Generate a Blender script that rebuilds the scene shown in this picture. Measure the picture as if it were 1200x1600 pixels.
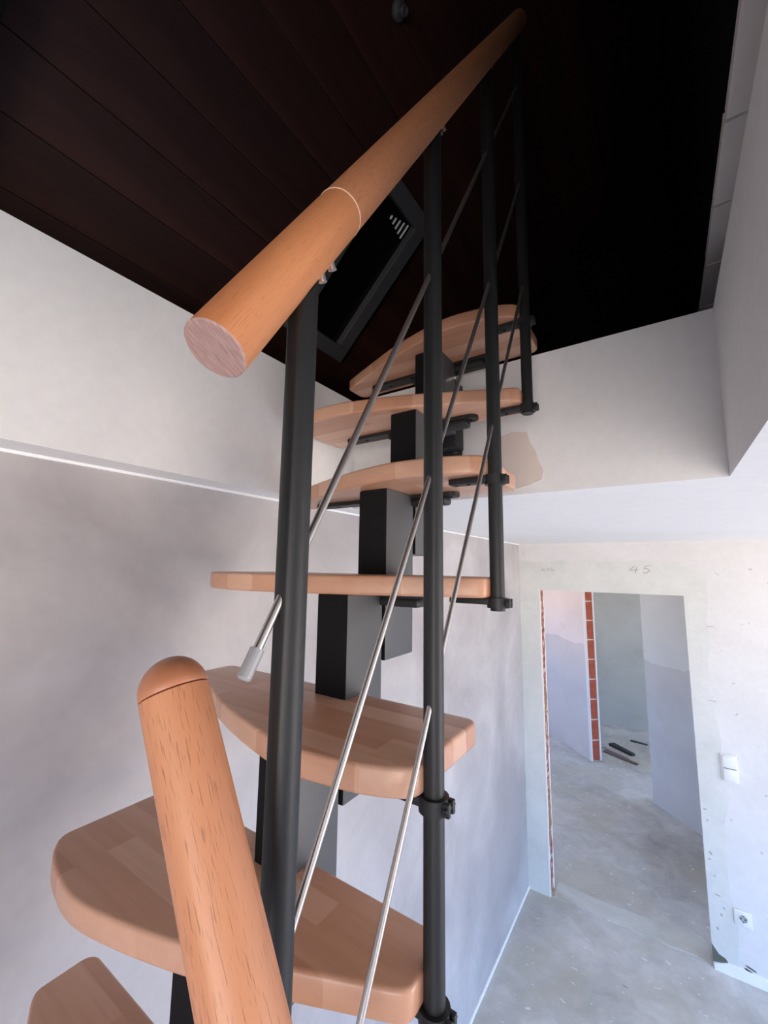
import bpy, bmesh, math, random
from mathutils import Vector, Matrix

random.seed(7)
for o in list(bpy.data.objects):
    bpy.data.objects.remove(o)
SC = bpy.context.scene
COL = SC.collection
EZ = 2.29            # eye height above the floor (m); all "e-heights" below are relative to the eye


# ------------------------------------------------------------------ camera
def camera():
    yaw, pitch, roll, f = 0.593833662, 0.133794553, 0.0136414013, 647.34895
    cy, sy = math.cos(yaw), math.sin(yaw)
    fw = Vector((-sy * math.cos(pitch), cy * math.cos(pitch), math.sin(pitch)))
    r0 = Vector((cy, sy, 0))
    u0 = r0.cross(fw)
    c, s = math.cos(roll), math.sin(roll)
    r = c * r0 + s * u0
    u = -s * r0 + c * u0
    cd = bpy.data.cameras.new('camera')
    cd.sensor_fit = 'VERTICAL'
    cd.sensor_height = 36.0
    cd.sensor_width = 27.0
    cd.lens = f / 1600.0 * 36.0
    cd.clip_start = 0.01
    co = bpy.data.objects.new('camera', cd)
    m = Matrix((r, u, -fw)).transposed().to_4x4()
    m.translation = (0, 0, EZ)
    co.matrix_world = m
    COL.objects.link(co)
    SC.camera = co


camera()

# ------------------------------------------------------------------ world / light / exposure
SKY_STRENGTH = 9.0
W = bpy.data.worlds.new('sky')
SC.world = W
W.use_nodes = True
wn, wl = W.node_tree.nodes, W.node_tree.links
wn.clear()
w_out = wn.new('ShaderNodeOutputWorld')
w_bg = wn.new('ShaderNodeBackground')
w_tc = wn.new('ShaderNodeTexCoord')
w_sep = wn.new('ShaderNodeSeparateXYZ')
w_map = wn.new('ShaderNodeMapRange')
w_map.inputs['From Min'].default_value = -1
w_map.inputs['From Max'].default_value = 1
w_ramp = wn.new('ShaderNodeValToRGB')
els = w_ramp.color_ramp.elements
els[0].position, els[0].color = 0.0, (0.97, 0.855, 0.765, 1)      # sunlit ground
els[1].position, els[1].color = 1.0, (0.27, 0.55, 1.2, 1)       # zenith
for p_, c_ in ((0.485, (1.0, 0.885, 0.80, 1)), (0.50, (0.62, 0.78, 1.08, 1)), (0.54, (0.42, 0.72, 1.28, 1))):
    e_ = els.new(p_)
    e_.color = c_
wl.new(w_tc.outputs['Generated'], w_sep.inputs[0])
wl.new(w_sep.outputs['Z'], w_map.inputs['Value'])
wl.new(w_map.outputs[0], w_ramp.inputs[0])
wl.new(w_ramp.outputs[0], w_bg.inputs['Color'])
w_bg.inputs['Strength'].default_value = SKY_STRENGTH
wl.new(w_bg.outputs[0], w_out.inputs['Surface'])

SC.view_settings.view_transform = 'Standard'
SC.view_settings.look = 'None'
SC.view_settings.gamma = 1.0
SC.view_settings.use_curve_mapping = False
SC.view_settings.exposure = 0.0
SC.cycles.use_denoising = True
SC.cycles.max_bounces = 10
SC.cycles.diffuse_bounces = 7
SC.cycles.sample_clamp_indirect = 8.0

# window openings: (name, wall axis, wall coordinate, a0, a1, z0, z1); a runs along the wall
WINDOWS = [('x', 3.00, 0.90, 3.05, 0.05, 2.20),
           ('y', -2.60, 0.10, 2.60, 0.35, 2.25),
           ('x', -3.60, 4.30, 6.00, 0.80, 2.20),
           ('x', 2.40, 5.60, 7.20, 0.20, 2.20)]


def portals():
    for ax, w, a0, a1, z0, z1 in WINDOWS:
        ld = bpy.data.lights.new('daylight', 'AREA')
        ld.shape = 'RECTANGLE'
        ld.size, ld.size_y = a1 - a0, z1 - z0
        ld.cycles.is_portal = True
        lo = bpy.data.objects.new('daylight', ld)
        lo.location = (w, (a0 + a1) / 2, (z0 + z1) / 2) if ax == 'x' else ((a0 + a1) / 2, w, (z0 + z1) / 2)
        d = Vector((-1, 0, 0)) if (ax == 'x' and w > 0) else Vector((1, 0, 0)) if ax == 'x' else Vector((0, 1, 0))
        lo.rotation_euler = d.to_track_quat('-Z', 'Z').to_euler()
        COL.objects.link(lo)


portals()


# ------------------------------------------------------------------ materials
def mat(name, color=(0.8, 0.8, 0.8), rough=0.6, metal=0.0, spec=0.5):
    m = bpy.data.materials.new(name)
    m.use_nodes = True
    b = m.node_tree.nodes['Principled BSDF']
    b.inputs['Base Color'].default_value = (*color, 1)
    b.inputs['Roughness'].default_value = rough
    b.inputs['Metallic'].default_value = metal
    b.inputs['Specular IOR Level'].default_value = spec
    return m


class NT:
    """small helper to wire nodes"""
    def __init__(self, m):
        self.t = m.node_tree
        self.b = self.t.nodes['Principled BSDF']

    def n(self, kind, **kw):
        nd = self.t.nodes.new(kind)
        for k, v in kw.items():
            if k.startswith('_'):
                setattr(nd, k[1:], v)
            else:
                nd.inputs[k.replace('__', ' ')].default_value = v
        return nd

    def l(self, a, b):
        self.t.links.new(a, b)

    def coords(self, scale=(1, 1, 1), kind='Object'):
        tc = self.n('ShaderNodeTexCoord')
        mp = self.n('ShaderNodeMapping')
        mp.inputs['Scale'].default_value = scale
        self.l(tc.outputs[kind], mp.inputs[0])
        return mp.outputs[0]

    def noise(self, vec, scale, detail=4, rough=0.55, dist=0.0):
        nd = self.n('ShaderNodeTexNoise')
        nd.inputs['Scale'].default_value = scale
        nd.inputs['Detail'].default_value = detail
        nd.inputs['Roughness'].default_value = rough
        nd.inputs['Distortion'].default_value = dist
        self.l(vec, nd.inputs['Vector'])
        return nd.outputs['Fac']

    def ramp(self, fac, *stops):
        r = self.n('ShaderNodeValToRGB')
        e = r.color_ramp.elements
        e[0].position, e[0].color = stops[0][0], (*stops[0][1], 1)
        e[1].position, e[1].color = stops[-1][0], (*stops[-1][1], 1)
        for p, c in stops[1:-1]:
            x = e.new(p)
            x.color = (*c, 1)
        self.l(fac, r.inputs[0])
        return r.outputs[0]

    def mix(self, fac, a, b, mode='MIX'):
        m = self.n('ShaderNodeMixRGB', _blend_type=mode)
        for s, v in ((m.inputs[0], fac), (m.inputs[1], a), (m.inputs[2], b)):
            if isinstance(v, (int, float)):
                s.default_value = v
            elif isinstance(v, tuple):
                s.default_value = (*v, 1)
            else:
                self.l(v, s)
        return m.outputs[0]

    def bump(self, h, strength=0.3, dist=0.004):
        b = self.n('ShaderNodeBump')
        b.inputs['Strength'].default_value = strength
        b.inputs['Distance'].default_value = dist
        self.l(h, b.inputs['Height'])
        self.l(b.outputs[0], self.b.inputs['Normal'])

    def color(self, c):
        self.l(c, self.b.inputs['Base Color'])


def plaster(name, c1, c2, scale=2.2, bump=0.25, spots=0.0, c3=None, stretch=(1, 1, 1)):
    m = mat(name, c1, 0.85, spec=0.25)
    t = NT(m)
    v = t.coords(stretch)
    big = t.noise(v, scale, 5, 0.6, 0.4)
    col = t.ramp(big, (0.32, c1), (0.68, c2))
    if c3:
        col = t.mix(t.ramp(t.noise(v, scale * 0.45, 3, 0.5), (0.52, (0, 0, 0)), (0.66, (0.7, 0.7, 0.7))), col, c3)
    fine = t.noise(v, 38, 6, 0.65)
    col = t.mix(0.12, col, t.ramp(fine, (0.3, (0.55, 0.55, 0.55)), (0.7, (1, 1, 1))), 'MULTIPLY')
    if spots:
        sp = t.ramp(t.noise(v, 24, 2, 0.4), (0.72, (0, 0, 0)), (0.76, (spots,) * 3))
        col = t.mix(sp, col, (0.25, 0.24, 0.23))
    t.color(col)
    t.bump(t.noise(v, 16, 6, 0.6), bump, 0.004)
    return m


M = {}
M['plaster_grey'] = plaster('grey smoothed plaster', (0.40, 0.372, 0.372), (0.56, 0.535, 0.53), 2.0, 0.25, 0.0, (0.33, 0.307, 0.308))
M['paint_white'] = plaster('white wall paint', (0.74, 0.73, 0.735), (0.79, 0.785, 0.79), 1.2, 0.08)
M['ceiling_white'] = plaster('white ceiling paint', (0.82, 0.815, 0.80), (0.86, 0.855, 0.845), 1.0, 0.06)
M['wall_old'] = plaster('stripped old wall', (0.71, 0.69, 0.665), (0.78, 0.765, 0.745), 1.6, 0.35, 0.35)
M['patch'] = plaster('plaster filler', (0.64, 0.645, 0.60), (0.73, 0.73, 0.69), 4.0, 0.4)
M['beige_patch'] = plaster('beige plaster', (0.72, 0.62, 0.55), (0.76, 0.68, 0.62), 5.0, 0.1)
M['caulk'] = mat('white caulk', (0.85, 0.85, 0.85), 0.6)


def dado(name, up, low, zline, scale=2.0):
    """old wall: stripped paint above, darker plaster below a painted line at height zline"""
    m = mat(name, up, 0.85, spec=0.25)
    t = NT(m)
    tc = t.n('ShaderNodeTexCoord')
    geo = t.n('ShaderNodeNewGeometry')
    sep = t.n('ShaderNodeSeparateXYZ')
    t.l(geo.outputs['Position'], sep.inputs[0])
    wob = t.noise(tc.outputs['Object'], 2.5, 4, 0.6)
    ad = t.n('ShaderNodeMath', _operation='MULTIPLY_ADD')
    t.l(wob, ad.inputs[0])
    ad.inputs[1].default_value = 0.16
    t.l(sep.outputs['Z'], ad.inputs[2])
    rg = t.ramp(ad.outputs[0], (0.0, (0, 0, 0)), (1.0, (1, 1, 1)))
    gt = t.n('ShaderNodeMath', _operation='GREATER_THAN')
    t.l(ad.outputs[0], gt.inputs[0])
    gt.inputs[1].default_value = zline + 0.08
    cl = t.noise(tc.outputs['Object'], scale, 5, 0.6, 0.4)
    a = t.ramp(cl, (0.3, tuple(c * 0.9 for c in up)), (0.7, up))
    b = t.ramp(cl, (0.3, tuple(c * 0.88 for c in low)), (0.7, low))
    col = t.mix(gt.outputs[0], b, a)
    sp = t.ramp(t.noise(tc.outputs['Object'], 7, 3, 0.5), (0.70, (0, 0, 0)), (0.73, (0.6, 0.6, 0.6)))
    col = t.mix(sp, col, (0.62, 0.60, 0.57))
    t.color(col)
    t.bump(t.noise(tc.outputs['Object'], 18, 5, 0.6), 0.3, 0.004)
    return m


M['hall_wall'] = dado('hall wall paint', (0.80, 0.68, 0.65), (0.66, 0.585, 0.555), 1.37)
M['hall_wall_cool'] = dado('hall wall cool paint', (0.70, 0.715, 0.70), (0.62, 0.61, 0.60), 1.37)
M['far_wall'] = plaster('far room plaster', (0.50, 0.51, 0.47), (0.60, 0.62, 0.58), 1.6, 0.2, 0.0, (0.44, 0.44, 0.38))


def concrete():
    m = mat('bare screed', (0.42, 0.41, 0.39), 0.8, spec=0.3)
    t = NT(m)
    v = t.coords()
    n1 = t.noise(v, 1.3, 6, 0.62, 0.6)
    col = t.ramp(n1, (0.30, (0.42, 0.405, 0.375)), (0.5, (0.57, 0.56, 0.53)), (0.70, (0.70, 0.69, 0.66)))
    n2 = t.noise(v, 6.5, 6, 0.7, 0.8)
    col = t.mix(0.45, col, t.ramp(n2, (0.3, (0.5, 0.5, 0.48)), (0.66, (1, 1, 1))), 'MULTIPLY')
    n4 = t.noise(v, 1.1, 5, 0.6, 0.5)
    col = t.mix(t.ramp(n4, (0.50, (0, 0, 0)), (0.62, (0.65, 0.65, 0.65))), col, (0.46, 0.435, 0.35))
    v2 = t.coords((1, 1.7, 1))
    sp = t.ramp(t.noise(v2, 19, 3, 0.5, 0.5), (0.685, (0, 0, 0)), (0.70, (0.8, 0.8, 0.8)))
    col = t.mix(sp, col, (0.78, 0.78, 0.76))
    dk = t.ramp(t.noise(v2, 11, 3, 0.6, 0.3), (0.235, (0.55, 0.55, 0.55)), (0.26, (0, 0, 0)))
    col = t.mix(dk, col, (0.16, 0.16, 0.15))
    t.color(col)
    t.bump(t.noise(v, 22, 6, 0.65), 0.35, 0.004)
    return m


M['concrete'] = concrete()


def beech_tread():
    """staves run along local x, 45 mm wide"""
    m = mat('glued beech', (0.6, 0.33, 0.2), 0.34, spec=0.4)
    t = NT(m)
    tc = t.n('ShaderNodeTexCoord')
    oi = t.n('ShaderNodeObjectInfo')
    off = t.n('ShaderNodeVectorMath', _operation='MULTIPLY_ADD')
    t.l(oi.outputs['Random'], off.inputs[0])
    off.inputs[1].default_value = (3.1, 1.7, 0.0)
    t.l(tc.outputs['Object'], off.inputs[2])
    br = t.n('ShaderNodeTexBrick')
    br.inputs['Color1'].default_value = (0, 0, 0, 1)
    br.inputs['Color2'].default_value = (1, 1, 1, 1)
    br.inputs['Mortar'].default_value = (0.5, 0.5, 0.5, 1)
    br.inputs['Scale'].default_value = 1.0
    br.inputs['Mortar Size'].default_value = 0.0
    br.inputs['Brick Width'].default_value = 0.36
    br.inputs['Row Height'].default_value = 0.043
    br.offset = 0.43
    t.l(off.outputs[0], br.inputs['Vector'])
    base = t.ramp(br.outputs['Color'], (0.0, (0.51, 0.255, 0.150)), (0.5, (0.60, 0.330, 0.210)), (1.0, (0.68, 0.415, 0.285)))
    mp = t.n('ShaderNodeMapping')
    mp.inputs['Scale'].default_value = (4, 60, 30)
    t.l(off.outputs[0], mp.inputs[0])
    g = t.noise(mp.outputs[0], 1.0, 5, 0.6, 0.4)
    col = t.mix(0.35, base, t.ramp(g, (0.35, (0.72, 0.62, 0.56)), (0.65, (1, 1, 1))), 'MULTIPLY')
    t.color(col)
    t.b.inputs['Coat Weight'].default_value = 0.25
    t.b.inputs['Coat Roughness'].default_value = 0.25
    return m


def beech_round(name, c1, c2, fleck=0.7):
    """turned beech, grain along local z, with the short dark flecks of beech"""
    m = mat(name, c1, 0.32, spec=0.45)
    t = NT(m)
    v = t.coords((22, 22, 1.6))
    col = t.ramp(t.noise(v, 1.0, 4, 0.55, 0.6), (0.32, c1), (0.68, c2))
    v2 = t.coords((1300, 1300, 75))
    fl = t.ramp(t.noise(v2, 1.0, 1, 0.4), (0.60, (0, 0, 0)), (0.70, (fleck, fleck, fleck)))
    col = t.mix(fl, col, tuple(x * 0.45 for x in c1))
    t.color(col)
    t.b.inputs['Coat Weight'].default_value = 0.1
    t.b.inputs['Coat Roughness'].default_value = 0.3
    t.b.inputs['Roughness'].default_value = 0.42
    return m


M['tread'] = beech_tread()
M['rail'] = beech_round('oiled beech rail', (0.54, 0.205, 0.085), (0.66, 0.285, 0.125), 0.30)
M['rail_pale'] = beech_round('pale beech rail', (0.50, 0.200, 0.092), (0.61, 0.272, 0.135), 0.6)
M['rail_cap'] = mat('beech coloured cap', (0.46, 0.185, 0.095), 0.38)
M['joint_ring'] = mat('raw wood seam', (0.86, 0.60, 0.44), 0.6)


def endgrain():
    m = mat('sawn end grain', (0.36, 0.22, 0.19), 0.85, spec=0.2)
    t = NT(m)
    v = t.coords((70, 700, 70))
    col = t.ramp(t.noise(v, 1.0, 5, 0.6, 0.5), (0.3, (0.30, 0.18, 0.155)), (0.7, (0.50, 0.33, 0.29)))
    t.color(col)
    return m


M['endgrain'] = endgrain()


def powder(name, c):
    m = mat(name, c, 0.48, spec=0.4)
    t = NT(m)
    v = t.coords()
    t.bump(t.noise(v, 900, 2, 0.5), 0.12, 0.0006)
    return m


M['black'] = powder('black powder coat', (0.012, 0.013, 0.014))
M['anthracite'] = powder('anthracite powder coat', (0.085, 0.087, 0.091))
M['spine_shade'] = mat('spine front shade', (0.009, 0.009, 0.010), 0.7, spec=0.15)  # darker tone that puts shade into the spine's front
M['steel'] = mat('brushed stainless steel', (0.52, 0.49, 0.47), 0.30, 0.92)
M['steel_cap'] = mat('grey plastic cap', (0.30, 0.30, 0.31), 0.35)
M['chrome'] = mat('zinc bolt', (0.75, 0.75, 0.75), 0.25, 1.0)


def darkwood():
    m = mat('dark brown boards', (0.02, 0.008, 0.006), 0.6, spec=0.25)
    t = NT(m)
    v = t.coords((14, 1.2, 14))
    oi = t.n('ShaderNodeObjectInfo')
    col = t.ramp(t.noise(v, 1.0, 5, 0.6, 0.5), (0.3, (0.020, 0.0065, 0.0055)), (0.7, (0.058, 0.021, 0.016)))
    col = t.mix(0.6, col, t.ramp(oi.outputs['Random'], (0.0, (0.6, 0.6, 0.6)), (1.0, (1.1, 1.05, 1.0))), 'MULTIPLY')
    t.color(col)
    return m


M['darkwood'] = darkwood()
M['dark_panel'] = mat('near black panel', (0.006, 0.0055, 0.0065), 0.8, spec=0.1)
M['sky_frame'] = mat('dark grey window frame', (0.075, 0.075, 0.078), 0.5)
M['sky_glass'] = mat('black blind behind glass', (0.003, 0.003, 0.004), 0.25, spec=0.3)
M['block'] = plaster('white building block', (0.70, 0.65, 0.60), (0.78, 0.73, 0.68), 5, 0.3)


def brickmat():
    m = mat('raw red brick', (0.42, 0.10, 0.055), 0.9, spec=0.15)
    t = NT(m)
    v = t.coords()
    col = t.ramp(t.noise(v, 9, 5, 0.65), (0.3, (0.36, 0.075, 0.045)), (0.7, (0.52, 0.15, 0.085)))
    sp = t.ramp(t.noise(v, 15, 4, 0.6), (0.60, (0, 0, 0)), (0.66, (0.75, 0.75, 0.75)))
    col = t.mix(sp, col, (0.60, 0.50, 0.44))
    t.color(col)
    t.bump(t.noise(v, 40, 5, 0.6), 0.5, 0.004)
    return m


M['brick'] = brickmat()


def jambmat():
    m = mat('broken brick edge', (0.36, 0.12, 0.08), 0.9, spec=0.15)
    t = NT(m)
    v = t.coords((1, 1, 1))
    col = t.ramp(t.noise(v, 26, 6, 0.7), (0.36, (0.16, 0.085, 0.05)), (0.5, (0.38, 0.12, 0.075)), (0.6, (0.62, 0.50, 0.42)))
    col = t.mix(t.ramp(t.noise(v, 4, 3, 0.5), (0.5, (0, 0, 0)), (0.62, (0.6, 0.6, 0.6))), col, (0.30, 0.20, 0.09))
    t.color(col)
    t.bump(t.noise(v, 50, 5, 0.6), 0.6, 0.006)
    return m


M['jamb'] = jambmat()
M['mortar'] = mat('white mortar', (0.78, 0.76, 0.73), 0.9)
M['plastic'] = mat('white plastic', (0.80, 0.80, 0.77), 0.3)
M['plastic_shade'] = mat('plastic darkened as shade', (0.36, 0.37, 0.37), 0.35)  # grey stands in for shade in the socket recess and rocker gap
M['hole'] = mat('dark socket hole', (0.05, 0.05, 0.05), 0.5)
M['graphite'] = mat('pencil graphite', (0.42, 0.42, 0.43), 0.7)
M['scrap_dark'] = mat('charred strip', (0.03, 0.03, 0.035), 0.6)
M['scrap_brown'] = mat('brown strip', (0.16, 0.12, 0.11), 0.7)
M['scrap_grey'] = mat('grey strip', (0.42, 0.36, 0.34), 0.7)
M['rubble'] = mat('dark crumbled plaster', (0.12, 0.13, 0.10), 0.95)
M['window_frame'] = mat('white window frame', (0.8, 0.8, 0.8), 0.4)


# ------------------------------------------------------------------ mesh helpers
def link(name, bm, m, parent=None, smooth=False):
    me = bpy.data.meshes.new(name)
    bmesh.ops.recalc_face_normals(bm, faces=bm.faces[:])
    bm.to_mesh(me)
    bm.free()
    ms = m if isinstance(m, (list, tuple)) else [m]
    for x in ms:
        me.materials.append(x)
    if smooth:
        for p in me.polygons:
            p.use_smooth = True
        me.set_sharp_from_angle(angle=math.radians(40))
    o = bpy.data.objects.new(name, me)
    COL.objects.link(o)
    if parent is not None:
        o.parent = parent
        o.matrix_parent_inverse = parent.matrix_world.inverted()
    return o


def copy_obj(o, parent=None, loc=None):
    c = o.copy()
    COL.objects.link(c)
    if parent is not None:
        c.parent = parent
    if loc is not None:
        c.location = loc
    return c


def empty(name, loc=(0, 0, 0)):
    o = bpy.data.objects.new(name, None)
    o.location = loc
    o.empty_display_size = 0.1
    COL.objects.link(o)
    bpy.context.view_layer.update()
    return o


def thing(o, label, cat, group=None):
    o['label'] = label
    o['category'] = cat
    if group:
        o['group'] = group
    return o


def struct(o):
    o['kind'] = 'structure'
    return o


def box(bm, x0, x1, y0, y1, z0, z1, bev=0.0, mi=0):
    ret = bmesh.ops.create_cube(bm, size=1.0)
    vs = ret['verts']
    for v in vs:
        v.co = Vector(((x0 + x1) / 2 + v.co.x * (x1 - x0), (y0 + y1) / 2 + v.co.y * (y1 - y0), (z0 + z1) / 2 + v.co.z * (z1 - z0)))
    fs = {f for v in vs for f in v.link_faces}
    for f in fs:
        f.material_index = mi
    if bev > 0:
        es = list({e for v in vs for e in v.link_edges})
        r = bmesh.ops.bevel(bm, geom=es, offset=bev, segments=2, affect='EDGES', profile=0.5)
        for f in r['faces']:
            f.material_index = mi
    return vs


def tube(bm, a, b, r, seg=20, r2=None, mi=0, caps=True):
    a, b = Vector(a), Vector(b)
    d = b - a
    q = d.to_track_quat('Z', 'Y').to_matrix()
    r2 = r if r2 is None else r2
    A, B = [], []
    for i in range(seg):
        t = 2 * math.pi * i / seg
        p = q @ Vector((math.cos(t), math.sin(t), 0))
        A.append(bm.verts.new(a + p * r))
        B.append(bm.verts.new(b + p * r2))
    for i in range(seg):
        f = bm.faces.new((A[i], A[(i + 1) % seg], B[(i + 1) % seg], B[i]))
        f.material_index = mi
    if caps:
        for L in (list(reversed(A)), B):
            f = bm.faces.new(L)
            f.material_index = mi


def lathe(bm, prof, seg=40, mi=None):
    """prof: list of (radius, z); closed with poles when radius is 0"""
    rings = []
    for r, z in prof:
        if r <= 1e-9:
            rings.append([bm.verts.new((0, 0, z))])
        else:
            rings.append([bm.verts.new((r * math.cos(2 * math.pi * i / seg), r * math.sin(2 * math.pi * i / seg), z)) for i in range(seg)])
    for k in range(len(rings) - 1):
        A, B = rings[k], rings[k + 1]
        for i in range(seg):
            j = (i + 1) % seg
            if len(A) == 1 and len(B) == 1:
                continue
            if len(A) == 1:
                f = bm.faces.new((A[0], B[j], B[i]))
            elif len(B) == 1:
                f = bm.faces.new((A[i], A[j], B[0]))
            else:
                f = bm.faces.new((A[i], A[j], B[j], B[i]))
            if mi:
                f.material_index = mi[k]


def inset_poly(pts, d):
    """move a closed CCW polyline inwards by d"""
    n = len(pts)
    out = []
    for i in range(n):
        p0, p1, p2 = pts[i - 1], pts[i], pts[(i + 1) % n]
        e1 = (p1 - p0).normalized()
        e2 = (p2 - p1).normalized()
        n1 = Vector((-e1.y, e1.x))
        n2 = Vector((-e2.y, e2.x))
        nn = (n1 + n2)
        L = nn.length
        nn = nn / L if L > 1e-6 else n1
        k = 1.0 / max(0.5, nn.dot(n1))
        out.append(p1 + nn * d * k)
    return out


def slab(bm, pts, z0, z1, bev, seg=3):
    """extruded outline with rounded arrises; pts CCW list of 2-D Vectors"""
    rings = []
    lev = []
    for i in range(seg + 1):
        a = math.pi / 2 * i / seg
        lev.append((bev * (1 - math.sin(a)), z0 + bev * (1 - math.cos(a))))
    for i in range(seg + 1):
        a = math.pi / 2 * i / seg
        lev.append((bev * (1 - math.cos(a)), z1 - bev * (1 - math.sin(a))))
    for d, z in lev:
        q = inset_poly(pts, d) if d > 1e-7 else pts
        rings.append([bm.verts.new((p.x, p.y, z)) for p in q])
    n = len(pts)
    for k in range(len(rings) - 1):
        for i in range(n):
            j = (i + 1) % n
            bm.faces.new((rings[k][i], rings[k][j], rings[k + 1][j], rings[k + 1][i]))
    bm.faces.new(list(reversed(rings[0])))
    bm.faces.new(rings[-1])


def round_corners(poly, seg=6):
    """poly: list of (x, y, r) -> list of Vectors with filleted corners"""
    out = []
    n = len(poly)
    for i in range(n):
        p = Vector(poly[i][:2])
        r = poly[i][2]
        if r <= 0:
            out.append(p)
            continue
        a = Vector(poly[i - 1][:2])
        b = Vector(poly[(i + 1) % n][:2])
        u = (a - p).normalized()
        v = (b - p).normalized()
        ang = u.angle(v)
        t = min(r / math.tan(ang / 2), 0.49 * (a - p).length, 0.49 * (b - p).length)
        rr = t * math.tan(ang / 2)
        c = p + (u + v).normalized() * (rr / math.sin(ang / 2))
        s, e = p + u * t, p + v * t
        a0 = math.atan2(s.y - c.y, s.x - c.x)
        a1 = math.atan2(e.y - c.y, e.x - c.x)
        da = (a1 - a0 + math.pi) % (2 * math.pi) - math.pi
        for k in range(seg + 1):
            t_ = a0 + da * k / seg
            out.append(Vector((c.x + rr * math.cos(t_), c.y + rr * math.sin(t_))))
    return out


def catmull(P, sub=5):
    out = []
    for i in range(len(P) - 1):
        p0 = P[max(i - 1, 0)]
        p1, p2 = P[i], P[i + 1]
        p3 = P[min(i + 2, len(P) - 1)]
        for k in range(sub):
            t = k / sub
            out.append(0.5 * ((2 * p1) + (p2 - p0) * t + (2 * p0 - 5 * p1 + 4 * p2 - p3) * t * t + (3 * p1 - p0 - 3 * p2 + p3) * t ** 3))
    out.append(P[-1])
    return out


def rag(n, amp):
    return [random.uniform(-amp, amp) for _ in range(n)]


# ================================================================== THE SETTING
XL = -0.972          # lower left wall
YB = 3.381           # back wall with the doorway
CZ = EZ + 0.202      # ceiling of the lower room
RZ = EZ + 0.588      # top of the slab / rim of the stair opening
OX0, OX1 = -0.889, 0.126   # stair opening in x
OY0, OY1 = -1.60, 1.122    # stair opening in y

# floor (whole storey)
bm = bmesh.new()
box(bm, -3.8, 3.2, -2.8, 7.8, -0.15, 0.0)
floor = struct(link('floor', bm, M['concrete']))
# screed joints / thresholds in the doorway: raised uneven skim of screed
def skim(name, pts, z, m, parent):
    b = bmesh.new()
    lo = [b.verts.new((x, y, -0.004)) for x, y in pts]
    up = [b.verts.new((x + (sum(p[0] for p in pts) / len(pts) - x) * 0.02, y + (sum(p[1] for p in pts) / len(pts) - y) * 0.02, z)) for x, y in pts]
    n = len(pts)
    for i in range(n):
        b.faces.new((lo[i], lo[(i + 1) % n], up[(i + 1) % n], up[i]))
    b.faces.new(up)
    b.faces.new(list(reversed(lo)))
    return link(name, b, m, parent)


M['screed_light'] = plaster('newer screed', (0.48, 0.475, 0.42), (0.62, 0.615, 0.565), 3.0, 0.3)
ed = [(-0.812 + 0.9 * i / 14, 3.405 + random.uniform(-0.012, 0.012)) for i in range(15)]
fr = [(0.088 - 0.9 * i / 14, 3.56 + 0.01 * math.sin(i * 0.5) + random.uniform(-0.004, 0.004)) for i in range(15)]
skim('screed_patch', ed + fr, 0.004, M['screed_light'], floor)

# lower ceiling with the stair opening (slab faces are the white sides of the opening)
bm = bmesh.new()
box(bm, XL - 0.75, OX0, -2.8, OY1, CZ, RZ)
box(bm, XL - 0.75, 3.2, OY1, YB + 0.115, CZ, RZ)
box(bm, OX1, 3.2, -2.8, OY1, CZ, RZ)
box(bm, OX0, OX1, -2.8, OY0, CZ, RZ)
ceiling = struct(link('ceiling', bm, M['ceiling_white']))
# beige plaster patch on the end face of the opening
def patch_xz(name, pts, y, t, m, parent):
    b = bmesh.new()
    A = [b.verts.new((x, y, z)) for x, z in pts]
    B = [b.verts.new((x, y - t, z)) for x, z in pts]
    n = len(pts)
    for i in range(n):
        b.faces.new((A[i], A[(i + 1) % n], B[(i + 1) % n], B[i]))
    b.faces.new(A)
    b.faces.new(list(reversed(B)))
    return link(name, b, m, parent)


pp = [(-0.40, EZ + 0.37), (-0.36, EZ + 0.372), (-0.33, EZ + 0.380), (-0.290, EZ + 0.372), (-0.283, EZ + 0.345), (-0.268, EZ + 0.315),
      (-0.262, EZ + 0.29), (-0.25, EZ + 0.262), (-0.255, EZ + 0.236), (-0.285, EZ + 0.225), (-0.34, EZ + 0.215), (-0.40, EZ + 0.213)]
patch_xz('plaster_patch', pp, OY1 + 0.0005, 0.0025, M['beige_patch'], ceiling)

# caulk line under the overhang and along the floor
bm = bmesh.new()
box(bm, XL, XL + 0.007, -2.6, YB, CZ - 0.006, CZ)
struct(link('trim_1', bm, M['caulk']))
bm = bmesh.new()
box(bm, XL, XL + 0.012, -2.6, YB, 0, 0.018, 0.003)
struct(link('baseboard_left', bm, M['caulk']))

# left wall
bm = bmesh.new()
box(bm, XL - 0.30, XL, -2.8, YB + 0.115, 0, CZ)
struct(link('wall_left', bm, M['plaster_grey']))


def wall_x(name, x0, x1, a0, a1, z0, z1, m, hole=None):
    """wall slab thin in x, along y"""
    b = bmesh.new()
    if hole:
        h0, h1, k0, k1 = hole
        box(b, x0, x1, a0, h0, z0, z1)
        box(b, x0, x1, h1, a1, z0, z1)
        if k0 > z0:
            box(b, x0, x1, h0, h1, z0, k0)
        if k1 < z1:
            box(b, x0, x1, h0, h1, k1, z1)
    else:
        box(b, x0, x1, a0, a1, z0, z1)
    return struct(link(name, b, m))


def wall_y(name, y0, y1, a0, a1, z0, z1, m, hole=None):
    b = bmesh.new()
    if hole:
        h0, h1, k0, k1 = hole
        box(b, a0, h0, y0, y1, z0, z1)
        box(b, h1, a1, y0, y1, z0, z1)
        if k0 > z0:
            box(b, h0, h1, y0, y1, z0, k0)
        if k1 < z1:
            box(b, h0, h1, y0, y1, k1, z1)
    else:
        box(b, a0, a1, y0, y1, z0, z1)
    return struct(link(name, b, m))


wall_x('wall_right', 3.0, 3.2, -2.8, YB + 0.115, 0, CZ, M['wall_old'], WINDOWS[0][2:])
wall_y('wall_front', -2.8, -2.6, XL - 0.3, 3.2, 0, CZ, M['wall_old'], WINDOWS[1][2:])
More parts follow.
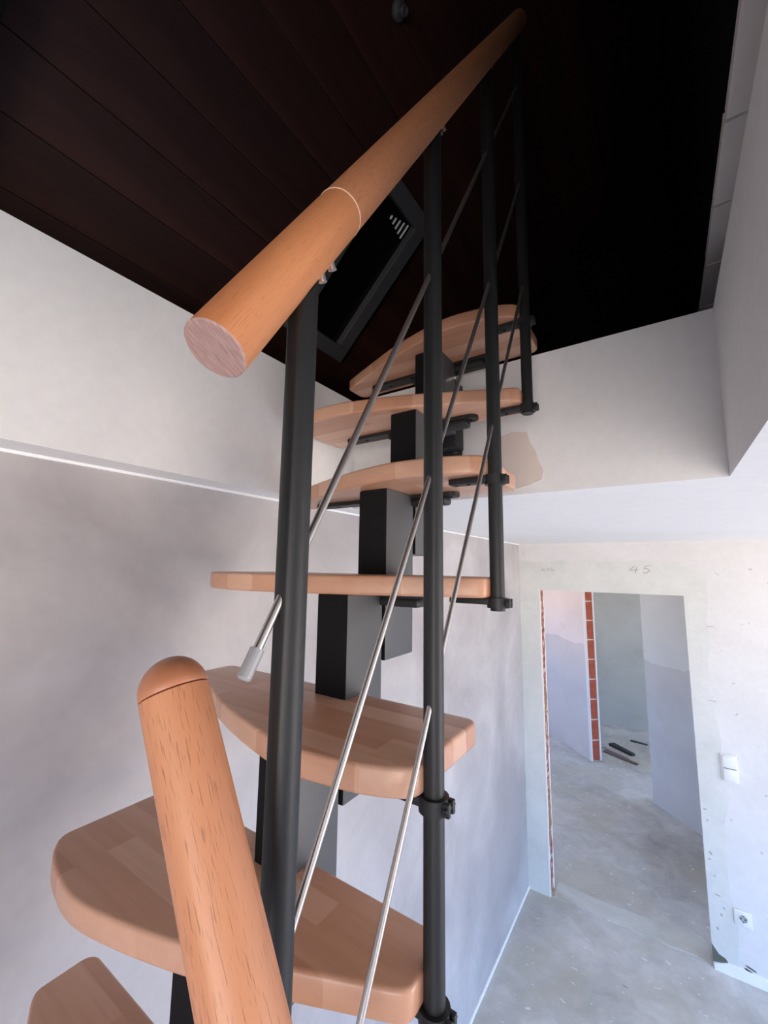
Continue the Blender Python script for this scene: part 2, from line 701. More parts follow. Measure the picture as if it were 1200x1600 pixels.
# back wall with raw doorway
DX0, DX1, DZ = -0.815, 0.088, EZ - 0.155
wb = wall_y('wall_back', YB, YB + 0.115, XL, 3.2, 0, CZ, M['wall_old'], (DX0 - 0.012, DX1, 0.0, DZ))
# broken brick edge inside the left jamb, white corner bead in front of and behind it
bm = bmesh.new()
nseg = 70
prev = None
for i in range(nseg + 1):
    z = DZ * i / nseg
    w = random.uniform(-0.003, 0.003)
    row = [bm.verts.new((DX0 - 0.012, YB + 0.008, z)), bm.verts.new((DX0 - 0.003 + w, YB + 0.012, z)), bm.verts.new((DX0 - 0.002 + random.uniform(-0.004, 0.004), YB + 0.05, z)),
           bm.verts.new((DX0 - 0.002 + w, YB + 0.098, z)), bm.verts.new((DX0 - 0.012, YB + 0.100, z))]
    if prev:
        for k in range(4):
            bm.faces.new((prev[k], prev[k + 1], row[k + 1], row[k]))
    prev = row
link('raw_jamb', bm, M['jamb'], wb)
for yy in (YB - 0.002, YB + 0.100):
    bm = bmesh.new()
    box(bm, DX0 - 0.014, DX0, yy, yy + 0.014, 0.0, DZ + 0.0, 0.003)
    link('corner_bead', bm, M['mortar'], wb)

# ragged filler band round the doorway
def band(pts):
    return patch_xz('plaster_patch', pts, YB + 0.0005, 0.003, M['patch'], wb)


N = 26
pr = [(DX1, DZ * i / N) for i in range(N + 1)]
pl = [(DX1 + 0.115 + random.uniform(-0.018, 0.018), (DZ + 0.20) * (N - i) / N) for i in range(N + 1)]
pl[0] = (pl[0][0], DZ + 0.17)
band(pr + [(DX1, DZ + 0.19)] + pl)
top = [(DX1 - (DX1 - XL) * i / 20, DZ + 0.22 + random.uniform(-0.012, 0.012)) for i in range(21)]
band([(XL + 0.002, DZ), (DX1, DZ)] + top)
bm = None
band([(XL + 0.002, 0.0), (DX0 - 0.014, 0.0), (DX0 - 0.014, DZ), (XL + 0.002, DZ)])
# dark crumbled corner at the foot of the right jamb
patch_xz('broken_plaster', [(DX1 - 0.002, 0.035), (DX1 + 0.03, 0.045), (DX1 + 0.075, 0.05), (DX1 + 0.06, 0.075), (DX1 + 0.03, 0.085), (DX1 + 0.012, 0.11), (DX1 - 0.002, 0.13)], YB - 0.002, 0.003, M['rubble'], wb)
for k, (x, z, w, h, a) in enumerate(((0.26, 0.075, 0.05, 0.006, -0.3), (0.25, 0.058, 0.045, 0.010, -0.35), (0.285, 0.04, 0.03, 0.005, -0.3), (0.145, 0.30, 0.014, 0.010, -0.6), (0.135, 0.40, 0.03, 0.006, -0.2), (0.118, 0.62, 0.025, 0.010, -0.9), (0.110, 0.585, 0.014, 0.008, 0.4), (0.128, 0.50, 0.012, 0.007, 0.2), (0.122, 0.22, 0.020, 0.009, -1.1), (0.108, 0.86, 0.022, 0.006, 0.1), (0.115, 0.80, 0.012, 0.008, 0.9), (0.16, 0.34, 0.015, 0.006, -0.5), (0.30, 1.62, 0.012, 0.004, 0.2), (0.21, 1.95, 0.05, 0.003, 0.05), (0.19, 1.50, 0.045, 0.003, -0.05))):
    ca, sa = math.cos(a), math.sin(a)
    q = [(x + dx * ca - dz * sa, z + dx * sa + dz * ca) for dx, dz in ((-w / 2, 0), (-w / 4, -h / 2), (w / 3, -h / 2), (w / 2, 0), (w / 4, h / 2), (-w / 3, h / 2))]
    patch_xz('scrape', q, YB + 0.0003, 0.0035, M['scrap_grey' if k > 2 else 'hole'], wb)


# pencil strokes on the wall: "4 5" and a faint scribble
def strokes(name, lines, r):
    b = bmesh.new()
    for L in lines:
        for a, c in zip(L[:-1], L[1:]):
            tube(b, (a[0], YB - 0.0035, a[1]), (c[0], YB - 0.0035, c[1]), r, 6)
    return link(name, b, M['graphite'], wb)


zz = EZ + 0.022
strokes('pencil_number', [
    [(-0.177, zz + 0.012), (-0.205, zz - 0.018), (-0.155, zz - 0.012)], [(-0.160, zz + 0.008), (-0.173, zz - 0.036)],
    [(-0.080, zz + 0.016), (-0.112, zz + 0.012), (-0.120, zz - 0.006), (-0.095, zz - 0.004), (-0.088, zz - 0.018), (-0.105, zz - 0.034), (-0.125, zz - 0.034)]], 0.0022)
strokes('pencil_scribble', [
    [(-0.80, zz + 0.0), (-0.795, zz - 0.03), (-0.78, zz - 0.01), (-0.775, zz - 0.03)], [(-0.76, zz - 0.01), (-0.75, zz - 0.03), (-0.735, zz - 0.012), (-0.75, zz - 0.008)],
    [(-0.72, zz + 0.0), (-0.725, zz - 0.03), (-0.705, zz - 0.03), (-0.708, zz - 0.015), (-0.722, zz - 0.016)]], 0.0014)

# white skirting remnant right of the doorway
bm = bmesh.new()
xs = [DX1 + 0.004 + i * 0.06 for i in range(49)]
lo, hi, lo2, hi2 = [], [], [], []
for i, x in enumerate(xs):
    h = 0.052 + random.uniform(-0.006, 0.006) - (0.018 if i == 0 else 0)
    lo.append(bm.verts.new((x, YB - 0.012, 0)))
    hi.append(bm.verts.new((x, YB - 0.010, h)))
    hi2.append(bm.verts.new((x, YB, h + 0.003)))
    lo2.append(bm.verts.new((x, YB, 0)))
for i in range(len(xs) - 1):
    for A, B in ((lo, hi), (hi, hi2), (hi2, lo2), (lo2, lo)):
        bm.faces.new((A[i], A[i + 1], B[i + 1], B[i]))
bm.faces.new((lo[0], hi[0], hi2[0], lo2[0]))
bm.faces.new((lo[-1], lo2[-1], hi2[-1], hi[-1]))
struct(link('baseboard_back', bm, M['caulk']))

# ------------------------------------------------------------------ hall and far room behind the doorway
U = Vector((0.7071, -0.7071))          # direction of the diagonal wall
NRM = Vector((0.7071, 0.7071))         # its far side
TH = 0.135


def diag(name, p, L0, L1, z0, z1, m):
    b = bmesh.new()
    q = [Vector(p) + U * L0, Vector(p) + U * L1, Vector(p) + U * L1 + NRM * TH, Vector(p) + U * L0 + NRM * TH]
    lo = [b.verts.new((v.x, v.y, z0)) for v in q]
    hi = [b.verts.new((v.x, v.y, z1)) for v in q]
    for i in range(4):
        b.faces.new((lo[i], lo[(i + 1) % 4], hi[(i + 1) % 4], hi[i]))
    b.faces.new(hi)
    b.faces.new(list(reversed(lo)))
    return struct(link(name, b, m))


PE = (-0.885, 5.885)                   # brick end of the diagonal wall
w_h1 = diag('wall_hall', PE, -2.6, -0.03, 0, CZ, M['hall_wall'])
w_h2 = diag('wall_hall_right', PE, 0.905, 2.6, 0, CZ, M['hall_wall_cool'])
diag('wall_hall_lintel', PE, 0.0, 0.905, 2.12, CZ, M['hall_wall'])
# mortar bed of the raw wall end, plaster edges, and the bricks
BW = TH - 0.042
bm = bmesh.new()
box(bm, -0.03, -0.006, 0.0, TH, 0, 2.12)
o = link('mortar_bed', bm, M['mortar'])
ang = math.atan2(U.y, U.x)
RT = Matrix.Translation((PE[0], PE[1], 0)) @ Matrix.Rotation(ang, 4, 'Z')
o.data.transform(RT)
o.parent = w_h1
for y0, y1 in ((-0.002, 0.018), (TH - 0.022, TH + 0.002)):
    bm = bmesh.new()
    box(bm, -0.03, 0.004, y0, y1, 0, 2.12, 0.003)
    o = link('plaster_edge', bm, M['mortar'], None)
    o.data.transform(RT)
    o.parent = w_h1
bh = 0.238
first = None
for i in range(9):
    if first is None:
        bm = bmesh.new()
        box(bm, -0.03, 0.0, -BW / 2, BW / 2, 0.0, bh - 0.012, 0.004)
        first = link('brick', bm, M['brick'])
        o = first
    else:
        o = first.copy()
        COL.objects.link(o)
    o.parent = w_h1
    p = RT @ Vector((random.uniform(-0.003, 0.002), TH / 2, 0.0))
    o.location = (p.x, p.y, 0.004 + i * bh - (0.0 if i < 8 else 0.0))
    o.rotation_euler = (0, 0, ang)
    if i == 8:
        o.scale = (1, 1, (2.12 - 0.004 - 8 * bh) / bh)

wall_y('wall_far', 7.42, 7.60, -3.8, 3.2, 0, CZ, M['far_wall'])
wall_x('wall_hall_left', -3.8, -3.6, YB, 7.6, 0, CZ, M['hall_wall'], WINDOWS[2][2:])
wall_x('wall_far_right', 2.40, 2.60, 4.0, 7.6, 0, CZ, M['far_wall'], (5.60, 7.20, 0.20, 2.20))
wall_y('wall_hall_back', YB, YB + 0.115, -3.8, XL, 0, CZ, M['hall_wall'])
bm = bmesh.new()
box(bm, -3.8, 3.2, YB + 0.115, 7.6, CZ, CZ + 0.2)
struct(link('ceiling_hall', bm, M['ceiling_white']))


def window(n, ax, w, a0, a1, z0, z1):
    fr = 0.06
    root = None
    spans = [(a0, a1, z0, z0 + fr), (a0, a1, z1 - fr, z1), (a0, a0 + fr, z0 + fr, z1 - fr), (a1 - fr, a1, z0 + fr, z1 - fr), ((a0 + a1) / 2 - fr / 2, (a0 + a1) / 2 + fr / 2, z0 + fr, z1 - fr)]
    b = bmesh.new()
    for s in spans:
        if ax == 'x':
            box(b, w + (0.06 if w > 0 else -0.12), w + (0.12 if w > 0 else -0.06), *s)
        else:
            box(b, s[0], s[1], w - 0.12, w - 0.06, s[2], s[3])
    return struct(link('window_%d' % n, b, M['window_frame']))


for i, wdw in enumerate(WINDOWS):
    window(i + 1, *wdw)

# ------------------------------------------------------------------ upper storey seen through the opening
RX0 = -1.5                      # foot of the 45 degree roof slope
UY0, UY1 = -1.9, 2.3


def roof_pt(x, off=0.0):
    """point (x, z) on the roof slope, moved off metres towards the room (down right)"""
    k = off * 0.70711
    return (x + k, RZ + 0.012 + (x - RX0) - k)


bm = bmesh.new()
a = roof_pt(RX0 - 0.1, -0.02)
b2 = roof_pt(0.75, -0.02)
q = [(a[0], a[1]), (b2[0], b2[1]), (b2[0] - 0.1, b2[1] + 0.1), (a[0] - 0.1, a[1] + 0.1)]
lo = [bm.verts.new((x, UY0, z)) for x, z in q]
hi = [bm.verts.new((x, UY1, z)) for x, z in q]
for i in range(4):
    bm.faces.new((lo[i], lo[(i + 1) % 4], hi[(i + 1) % 4], hi[i]))
bm.faces.new(hi)
bm.faces.new(list(reversed(lo)))
roof = struct(link('ceiling_roof_slope', bm, M['dark_panel']))
nb = 22
bw = 0.141
proto = None
for i in range(nb):
    x, z = roof_pt(RX0 - 0.03 + (i + 0.5) * bw * 0.70711, -0.010)
    if proto is None:
        bm = bmesh.new()
        box(bm, -bw / 2 + 0.0006, bw / 2 - 0.0006, -(UY1 - UY0) / 2, (UY1 - UY0) / 2, -0.009, 0.009, 0.0012)
        proto = link('roof_board', bm, M['darkwood'])
        o = proto
    else:
        o = proto.copy()
        COL.objects.link(o)
    o.parent = roof
    o.location = (x, (UY0 + UY1) / 2, z)
    o.rotation_euler = (0, -math.pi / 4, 0)

# rear gable, unseen front wall added to keep daylight out, and the dark right side above the block course
bm = bmesh.new()
box(bm, RX0 - 0.3, 1.0, UY1, UY1 + 0.06, RZ, RZ + 2.6)
g1 = struct(link('wall_upper_back', bm, M['dark_panel']))
bm = bmesh.new()
box(bm, RX0 - 0.3, 1.0, UY0 - 0.06, UY0, RZ, RZ + 2.6)
struct(link('wall_upper_light_block', bm, M['dark_panel']))
WX = 0.131
SZ = EZ + 0.75
bm = bmesh.new()
box(bm, WX + 0.004, WX + 0.05, UY0, UY1, SZ + 0.02, RZ + 2.6)
box(bm, WX + 0.20, WX + 0.24, UY0, UY1, RZ, SZ + 0.02)
wur = struct(link('wall_upper_right', bm, M['dark_panel']))
bl = 0.198
proto = None
yy = 1.013 - 14 * bl
while yy + bl < UY1 + 0.01:
    if yy >= UY0:
        if proto is None:
            bm = bmesh.new()
            box(bm, 0, 0.20, 0.003, bl - 0.003, 0, 0.022, 0.001)
            proto = link('soffit_board', bm, M['block'])
            o = proto
        else:
            o = proto.copy()
            COL.objects.link(o)
        o.parent = wur
        o.location = (WX + random.uniform(-0.0012, 0.0012), yy, SZ)
    yy += bl

# roof beam at the upper left
bm = bmesh.new()
x0, z0 = roof_pt(-1.45, 0.0)
box(bm, -0.05, 0.05, -0.07, 0.07, 0, 2.6)
o = link('trim_2', bm, M['dark_panel'])
o.rotation_euler = (0, math.pi / 4, 0)
o.location = (RX0 + 0.02, 0.06, RZ + 0.0)
struct(o)


# roof window (closed dark blind) in the slope: frame, pane, modelled light streaks
def roof_window():
    # local: u along the slope (upwards), y along the eaves, w towards the room
    su, sv = 0.70711, 0.70711

    def L(x_, y_, w_):                # x_: slope length from the roof foot
        return Vector((RX0 + x_ * su + w_ * su, y_, RZ + 0.012 + x_ * sv - w_ * sv))
    u0, u1, y0, y1 = 0.465, 1.115, 1.00, 1.335
    fw = 0.060

    def lbox(name, m, a0, a1, b0, b1, w0, w1, parent):
        b = bmesh.new()
        box(b, a0, a1, b0, b1, w0, w1, 0.003)
        for v in b.verts:
            v.co = L(*v.co)
        return link(name, b, m, parent)
    b = bmesh.new()
    box(b, u0 + fw, u1 - fw, y0 + fw, y1 - fw, -0.002, 0.006)
    for v in b.verts:
        v.co = L(*v.co)
    root = struct(link('window_5', b, M['sky_glass']))
    for i, (a0, a1, b0, b1) in enumerate(((u0, u0 + fw, y0, y1), (u1 - fw, u1, y0, y1), (u0 + fw, u1 - fw, y0, y0 + fw), (u0 + fw, u1 - fw, y1 - fw, y1))):
        lbox('window_frame', M['sky_frame'], a0, a1, b0, b1, 0.0, 0.035, root)
    for k in range(5):  # white slivers in place of light glinting in the frame corner
        c = u1 - fw - 0.035
        yk = y1 - fw - 0.02 - k * 0.022
        lbox('light_streak', M['plastic'], c - 0.028 + 0.004 * k, c + 0.028 - 0.006 * k, yk - 0.003, yk + 0.003, 0.008, 0.016, root)
    return root


roof_window()

# small lamp holder on the roof slope
px_, pz_ = -0.262, 0.0
bm = bmesh.new()
lathe(bm, [(0, 0.0), (0.022, 0.0), (0.022, 0.010), (0.012, 0.016), (0.012, 0.034), (0.010, 0.036), (0.009, 0.030), (0, 0.030)], 20)
o = link('lamp_socket', bm, M['sky_frame'], None, True)
xq, zq = roof_pt(-0.53, 0.0)
o.location = (xq, 0.82, zq)
o.rotation_euler = Vector((0.7071, 0, -0.7071)).to_track_quat('Z', 'Y').to_euler()
thing(o, 'small metal lamp socket on the dark roof boards above the handrail', 'lamp socket')

# ================================================================== THE STAIR
S = 0.965                                  # stair measures below are in units of 0.965 m
RISE, GO = 0.222 * S, 0.1255 * S
TT = 0.036 * S
XR, XLT = -0.26 * S, -0.884 * S            # right and left ends of the treads
XM = (XR + XLT) / 2
NT_ = 14


def tread_z(n):                            # top of tread n (n = 1 is the highest)
    return EZ + 0.652 * S - RISE * (n - 1)


def tread_b(n):                            # rear edge of tread n
    return (1.163 - 0.1255 * (n - 1)) * S


def tread_outline(mirror):
    front = [Vector(p) * S for p in ((-0.868, -0.095), (-0.75, -0.146), (-0.63, -0.195), (-0.50, -0.232), (-0.42, -0.243), (-0.335, -0.232), (-0.292, -0.218))]
    fr_ = catmull(front, 5)
    xm = XM
    poly = [(XR, 0, 0.018), (XLT, 0, 0.022), (XLT, -0.085 * S, 0.016)]
    pts = [(p.x, p.y, 0) for p in fr_]
    poly += pts + [(XR, -0.200 * S, 0.03)]
    rc = round_corners(poly, 5)
    rc = [Vector((p.x - xm, p.y)) for p in rc]
    if mirror:
        rc = [Vector((-p.x, p.y)) for p in reversed(rc)]
    # make CCW
    ar = sum(rc[i - 1].x * rc[i].y - rc[i].x * rc[i - 1].y for i in range(len(rc)))
    if ar < 0:
        rc.reverse()
    # drop coincident points
    out = []
    for p in rc:
        if not out or (p - out[-1]).length > 1e-4:
            out.append(p)
    if (out[0] - out[-1]).length < 1e-4:
        out.pop()
    return out


stair = empty('staircase', (XM, tread_b(NT_) - 0.1, 0.0))
thing(stair, 'beech tread staircase with black steel spine, black posts, steel rods and round handrail', 'staircase')


def put(o, parent, loc=None):
    """parent with world-space placement"""
    if loc is not None:
        o.location = loc
    o.parent = parent
    o.matrix_parent_inverse = parent.matrix_world.inverted()


tp = []
for mirror in (False, True):
    bm = bmesh.new()
    slab(bm, tread_outline(mirror), -TT, 0.0, 0.0055, 3)
    tp.append(link('tread', bm, M['tread'], None, True))

# spine segment: box tube below each tread
CX0, CX1 = -0.565 * S, -0.489 * S
CY0, CY1 = -0.177 * S, -0.062 * S
CL = 0.362 * S
bm = bmesh.new()
box(bm, CX0, CX1, CY0, CY1, -TT - CL, -TT, 0.004)
bm.normal_update()
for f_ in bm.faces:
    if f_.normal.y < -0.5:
        f_.material_index = 1                # front face coloured darker, standing in for its shade
spine_p = link('spine_segment', bm, [M['anthracite'], M['spine_shade']], None, True)


# bracket under the tread: collar and flat arm with rounded, drilled ends
def arm_mesh():
    b = bmesh.new()
    x0, x1, hw = -0.80 * S, -0.375 * S, 0.019
    yc = -0.055 * S
    pts = []
    for k in range(9):
        a = -math.pi / 2 + math.pi * k / 8
        pts.append(Vector((x1 - hw + hw * math.cos(a), yc + hw * math.sin(a))))
    for k in range(9):
        a = math.pi / 2 + math.pi * k / 8
        pts.append(Vector((x0 + hw + hw * math.cos(a), yc + hw * math.sin(a))))
    slab(b, pts, -TT - 0.010, -TT, 0.001, 1)
    # deeper web near the spine
    box(b, CX0 - 0.075, CX1 + 0.085, yc - hw * 0.95, yc + hw * 0.95, -TT - 0.026, -TT - 0.009, 0.006)
    box(b, CX0 + 0.002, CX1 - 0.002, CY0 + 0.002, CY1 + 0.02, -TT - 0.020, -TT, 0.002)
    for x in (x0 + hw, x0 + hw + 0.05, x1 - hw, x1 - hw - 0.05):
        tube(b, (x, yc, -TT - 0.0108), (x, yc, -TT - 0.010), 0.0045, 10, None, 1)
    return b


arm_p = link('bracket', arm_mesh(), [M['black'], M['dark_panel']], None, True)

spine_mesh = spine_p.data
for n in range(1, NT_ + 1):
    bz, bb = tread_z(n), tread_b(n)
    if n <= 2:
        t = tp[n - 1]
        s_, a_ = (spine_p, arm_p) if n == 1 else (spine_p.copy(), arm_p.copy())
        if n == 2:
            COL.objects.link(s_)
            COL.objects.link(a_)
    else:
        t = tp[(n - 1) % 2].copy()
        s_, a_ = spine_p.copy(), arm_p.copy()
        for o in (t, s_, a_):
            COL.objects.link(o)
    s_.data = spine_mesh
    put(t, stair, (XM, bb, bz))
    put(s_, stair, (0, bb, bz))
    put(a_, stair, (0, bb, bz))
    if n == 1:                             # the top segment stops at the wall plate
        me = s_.data.copy()
        for v in me.vertices:
            v.co.z = max(v.co.z, -RISE - TT + (0.004 if v.co.z > -TT - CL + 0.003 else 0.0))
        s_.data = me
    if bz - TT - CL < 0.0:                 # the lowest segments end on the floor
        me = s_.data.copy()
        zmin = -bz
        for v in me.vertices:
            if v.co.z < zmin:
                v.co.z = zmin
        s_.data = me

# wall plate with bolts behind the top segment
bm = bmesh.new()
yb_ = tread_b(1) + CY1
box(bm, -0.62, -0.478, OY1 - 0.007, OY1, EZ + 0.318, EZ + 0.452, 0.004)
box(bm, CX0, CX1, yb_ - 0.002, OY1 - 0.006, EZ + 0.345, EZ + 0.545, 0.003)
pl = link('wall_plate', bm, M['black'], stair, True)
for x, z in ((-0.497, EZ + 0.345), (-0.497, EZ + 0.43), (-0.60, EZ + 0.345), (-0.60, EZ + 0.43)):
    bm = bmesh.new()
    tube(bm, (x, OY1 - 0.007, z), (x, OY1 - 0.013, z), 0.0065, 8)
    link('bolt', bm, M['anthracite'], pl)
bm = bmesh.new()
zt = tread_z(1) - TT
lx, ly = -0.47, tread_b(1) - 0.085
tube(bm, (CX1, ly, zt - 0.055), (CX1 + 0.012, ly, zt - 0.055), 0.008, 6)
tube(bm, (CX1 + 0.012, ly, zt - 0.055), (CX1 + 0.026, ly, zt - 0.055), 0.0048, 12)
link('bolt', bm, M['chrome'], stair, True)

# ================================================================== RAILING
PX = -0.2415
POST_Y = [(1 + 0.0) * y * S for y in (0.983, 0.735, 0.487, 0.239)]       # D, C, B, A
PR = 0.0124
RAIL_M = 1.63


def rail_z(y):
    return EZ + 0.143 + (y - 0.152) * RAIL_M


railing = stair
RR = 0.0222
d_ = Vector((0, 1, RAIL_M)).normalized()
cosr = d_.y


def clamp(post, y, z):
    """plate under the tread plus a split collar round the post"""
    b = bmesh.new()
    box(b, PX - 0.085, PX - 0.008, y - 0.013, y + 0.013, z - 0.011, z, 0.002)
    seg = 24
    ro, ri = PR + 0.0055, PR + 0.0003
    R0, R1, R2, R3 = [], [], [], []
    for i in range(seg):
        a = 2 * math.pi * i / seg
        c, s = math.cos(a), math.sin(a)
        R0.append(b.verts.new((PX + ro * c, y + ro * s, z - 0.016)))
        R1.append(b.verts.new((PX + ro * c, y + ro * s, z + 0.001)))
        R2.append(b.verts.new((PX + ri * c, y + ri * s, z + 0.001)))
        R3.append(b.verts.new((PX + ri * c, y + ri * s, z - 0.016)))
    for A, B in ((R0, R1), (R1, R2), (R2, R3), (R3, R0)):
        for i in range(seg):
            j = (i + 1) % seg
            b.faces.new((A[i], A[j], B[j], B[i]))
    box(b, PX + PR + 0.001, PX + PR + 0.011, y - 0.009, y - 0.003, z - 0.015, z, 0.001)
    box(b, PX + PR + 0.001, PX + PR + 0.011, y + 0.003, y + 0.009, z - 0.015, z, 0.001)
    tube(b, (PX + PR + 0.007, y - 0.012, z - 0.0075), (PX + PR + 0.007, y + 0.012, z - 0.0075), 0.003, 8)
    o = link('clamp', b, M['black'], post, True)
    for dx in (-0.05, -0.074):
        b = bmesh.new()
        tube(b, (PX + dx, y, z - 0.0115), (PX + dx, y, z - 0.0105), 0.004, 10)
        link('screw', b, M['dark_panel'], post)
    return o


for k, y in enumerate(POST_Y):
    n_lo = 2 + 2 * k                       # treads 2, 4, 6, 8 carry the posts; 1, 3, 5, 7 steady them
    zlo = tread_z(n_lo) - TT
    zhi = tread_z(n_lo - 1) - TT
    ztop = rail_z(y) - RR / cosr + 0.004
    bm = bmesh.new()
    # tube with a mitred top that follows the rail
    seg = 32
    A, B = [], []
    for i in range(seg):
        a = 2 * math.pi * i / seg
        x_, y_ = PX + PR * math.cos(a), y + PR * math.sin(a)
        A.append(bm.verts.new((x_, y_, zlo - 0.022)))
        B.append(bm.verts.new((x_, y_, ztop + (y_ - y) * RAIL_M)))
    for i in range(seg):
        bm.faces.new((A[i], A[(i + 1) % seg], B[(i + 1) % seg], B[i]))
    bm.faces.new(list(reversed(A)))
    bm.faces.new(B)
    p = link('post', bm, M['black'], railing, True)
    clamp(p, y, zlo - 0.001)
    clamp(p, y, zhi - 0.001)
    # small chromed screws of the rail bracket
    for q_ in (0.018, 0.030):
        bm = bmesh.new()
        yy_ = y + q_
        zc = rail_z(yy_) - RR / cosr
        tube(bm, (PX + 0.004, yy_ + 0.001, zc - 0.006), (PX + 0.004, yy_ - 0.004, zc + 0.004), 0.004, 10)
        link('bracket_screw', bm, M['chrome'], p, True)

# rods, each through all posts
ROD_M = 1.745
for k, z_at in enumerate((0.012, -0.268, -0.545)):
    def rz(y):
        return EZ + z_at + (y - 0.241) * ROD_M
    y0 = 0.196
    y1 = POST_Y[0] + 0.004
    bm = bmesh.new()
    tube(bm, (PX, y0, rz(y0)), (PX, y1, rz(y1)), 0.0034, 14)
    r_ = link('rod', bm, M['steel'], railing, True)
    bm = bmesh.new()
    dv = Vector((0, 1, ROD_M)).normalized()
    a = Vector((PX, y0, rz(y0)))
    tube(bm, a - dv * 0.010, a + dv * 0.010, 0.0052, 16)
    tube(bm, a - dv * 0.0115, a - dv * 0.010, 0.0038, 16, 0.0052)
    link('end_cap', bm, M['steel_cap'], r_, True)
    bm = bmesh.new()
    e = Vector((PX, y1, rz(y1)))
    bmesh.ops.create_uvsphere(bm, u_segments=12, v_segments=8, radius=0.006, matrix=Matrix.Translation(e - dv * 0.016))
    link('end_ball', bm, M['steel'], r_, True)

# handrail: two lengths with a pale seam ring, sawn lower end
P0 = Vector((PX, 0.152, EZ + 0.143))
q_rail = d_.to_track_quat('Z', 'X')


def rail_piece(name, s0, s1, m, cap0=False):
    b = bmesh.new()
    bev = 0.0012
    if cap0:
        lathe(b, [(0, s0), (RR - bev, s0), (RR, s0 + bev), (RR, s1), (0, s1)], 56, [1, 1, 0, 0])
    else:
        lathe(b, [(0, s0), (RR, s0), (RR, s1), (0, s1)], 56)
    o = link(name, b, m, None, True)
    o.rotation_mode = 'QUATERNION'
    o.rotation_quaternion = q_rail
    put(o, railing, P0)
    return o


s_j = (0.272 - 0.152) / cosr
s_end = (POST_Y[0] + 0.035 - 0.152) / cosr
h1 = rail_piece('handrail', 0.0, s_j, [M['rail'], M['endgrain']], True)
h2 = rail_piece('handrail', s_j, s_end, [M['rail_pale'], M['endgrain']])
bm = bmesh.new()
lathe(bm, [(RR - 0.002, s_j - 0.0007), (RR + 0.0004, s_j - 0.0007), (RR + 0.0004, s_j + 0.0009), (RR - 0.002, s_j + 0.0009)], 56)
o = link('seam_ring', bm, M['joint_ring'], None, True)
o.rotation_mode = 'QUATERNION'
o.rotation_quaternion = q_rail
put(o, railing, P0)

# ------------------------------------------------------------------ loose handrail length with a domed cap, leaning up beside the stair
Atop = Vector((-0.2852, 0.1681, EZ - 0.0868))
Bdir = Vector((0.4782, 0.0218, -0.878)).normalized()
LB = (Atop.z - 0.012) / -Bdir.z
LR = 0.0220
lq = (-Bdir).to_track_quat('Z', 'X')
bm = bmesh.new()
lathe(bm, [(0, -LB), (LR - 0.002, -LB), (LR, -LB + 0.002), (LR, -0.0008), (LR - 0.001, 0.0), (0, 0.0)], 64)
lr = link('loose_handrail', bm, M['rail_pale'], None, True)
lr.rotation_mode = 'QUATERNION'
lr.rotation_quaternion = lq
lr.location = Atop
thing(lr, 'big round beech rail in the foreground ending in a brown domed cap', 'handrail')
bm = bmesh.new()
prof = [(0, 0.0004), (LR - 0.0006, 0.0004)]
for k in range(9):
    a = math.pi / 2 * k / 8
    prof.append((LR * 1.003 * math.cos(a) if k < 8 else 0, 0.0015 + 0.0225 * math.sin(a)))
lathe(bm, prof, 64)
cp = link('domed_cap', bm, M['rail_cap'], None, True)
cp.rotation_mode = 'QUATERNION'
cp.rotation_quaternion = lq
bpy.context.view_layer.update()
put(cp, lr, Atop)
cp.matrix_parent_inverse = lr.matrix_world.inverted()

# ================================================================== SMALL THINGS
# double rocker switch on the back wall
def switch():
    x, z = 0.243, EZ - 1.163
    root = empty('light_switch', (x, YB, z))
    thing(root, 'white double rocker light switch on the wall right of the doorway', 'light switch')
    b = bmesh.new()
    box(b, x - 0.040, x + 0.040, YB - 0.010, YB - 0.001, z - 0.076, z + 0.076, 0.003)
    link('frame', b, M['plastic'], root, True)
    b = bmesh.new()
    box(b, x - 0.030, x + 0.033, YB - 0.0108, YB - 0.0095, z - 0.068, z + 0.068)
    link('base_plate', b, M['plastic_shade'], root)
    for s in (1, -1):
        b = bmesh.new()
        box(b, x - 0.031, x + 0.034, YB - 0.019, YB - 0.011, z + (0.0025 if s > 0 else -0.069), z + (0.069 if s > 0 else -0.0025), 0.002)
        if s > 0:                              # the upper rocker is pressed in at its foot
            for v in b.verts:
                if v.co.y < YB - 0.015:
                    v.co.y += 0.004 * (z + 0.069 - v.co.z) / 0.066
        link('rocker', b, M['plastic'], root, True)


switch()


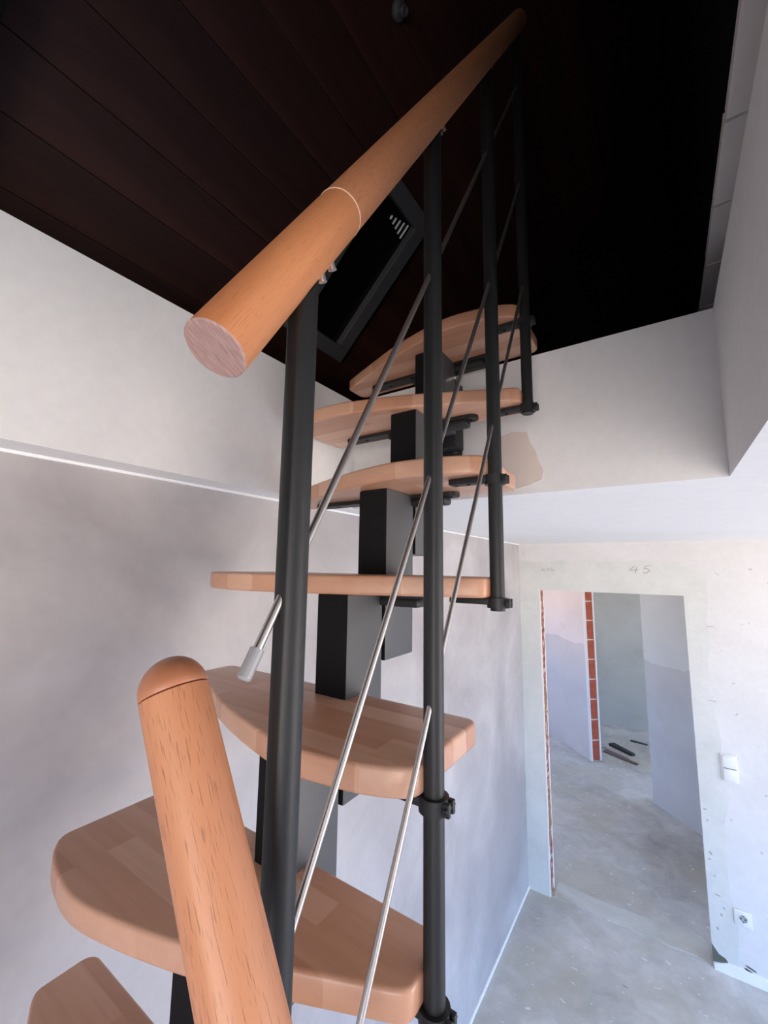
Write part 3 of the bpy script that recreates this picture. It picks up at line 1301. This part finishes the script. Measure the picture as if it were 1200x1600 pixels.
def socket():
    x, z = 0.243, EZ - 1.966
    root = empty('wall_socket', (x, YB, z))
    thing(root, 'square white wall socket low on the wall above the skirting', 'socket')
    b = bmesh.new()
    box(b, x - 0.040, x + 0.040, YB - 0.010, YB - 0.001, z - 0.040, z + 0.040, 0.003)
    link('frame', b, M['plastic'], root, True)
    b = bmesh.new()
    seg = 28
    prof = [(0.0225, -0.0105), (0.0225, -0.012), (0.0195, -0.012), (0.0185, -0.0104)]
    rings = []
    for r, yy in prof:
        rings.append([b.verts.new((x + r * math.cos(2 * math.pi * i / seg), YB + yy, z + r * math.sin(2 * math.pi * i / seg))) for i in range(seg)])
    for k in range(3):
        for i in range(seg):
            j = (i + 1) % seg
            b.faces.new((rings[k][i], rings[k][j], rings[k + 1][j], rings[k + 1][i]))
    link('rim', b, M['plastic'], root, True)
    b = bmesh.new()
    tube(b, (x, YB - 0.0100, z), (x, YB - 0.0106, z), 0.0188, 28)
    f = link('recess', b, M['plastic_shade'], root)
    b = bmesh.new()
    for dx in (-0.0095, 0.0095):
        tube(b, (x + dx, YB - 0.0105, z), (x + dx, YB - 0.0112, z), 0.0042, 12)
    for dz in (-0.0165, 0.0165):
        box(b, x - 0.004, x + 0.004, YB - 0.0112, YB - 0.0104, z + dz - 0.003, z + dz + 0.003)
    link('contact', b, M['hole'], root)


socket()


# scraps on the far room floor
def scrap(name, m, c, L, w, h, a, label):
    b = bmesh.new()
    box(b, -L / 2, L / 2, -w / 2, w / 2, 0, h, 0.002)
    for v in b.verts:
        v.co.y += 0.02 * math.sin(v.co.x * 9)
        if v.co.x > L * 0.3 and v.co.y > 0:
            v.co.y *= 0.4
    o = link(name, b, m)
    o.location = (c[0], c[1], 0.0)
    o.rotation_euler = (0, 0, a)
    thing(o, label, 'debris')
    return o


scrap('wood_scrap', M['scrap_dark'], (-0.60, 6.46), 0.34, 0.09, 0.03, -0.75, 'short black strip of scrap lying on the far room floor')
scrap('wood_scrap', M['scrap_brown'], (-0.60, 6.20), 0.42, 0.07, 0.018, -0.55, 'long brown strip of scrap nearest the brick wall end')
scrap('wood_scrap', M['scrap_grey'], (-0.66, 6.32), 0.36, 0.05, 0.016, -0.65, 'pale strip of scrap between the black and brown strips')
scrap('wood_scrap', M['scrap_dark'], (-0.44, 6.86), 0.20, 0.05, 0.012, -0.3, 'thin dark sliver farthest back on the far room floor')
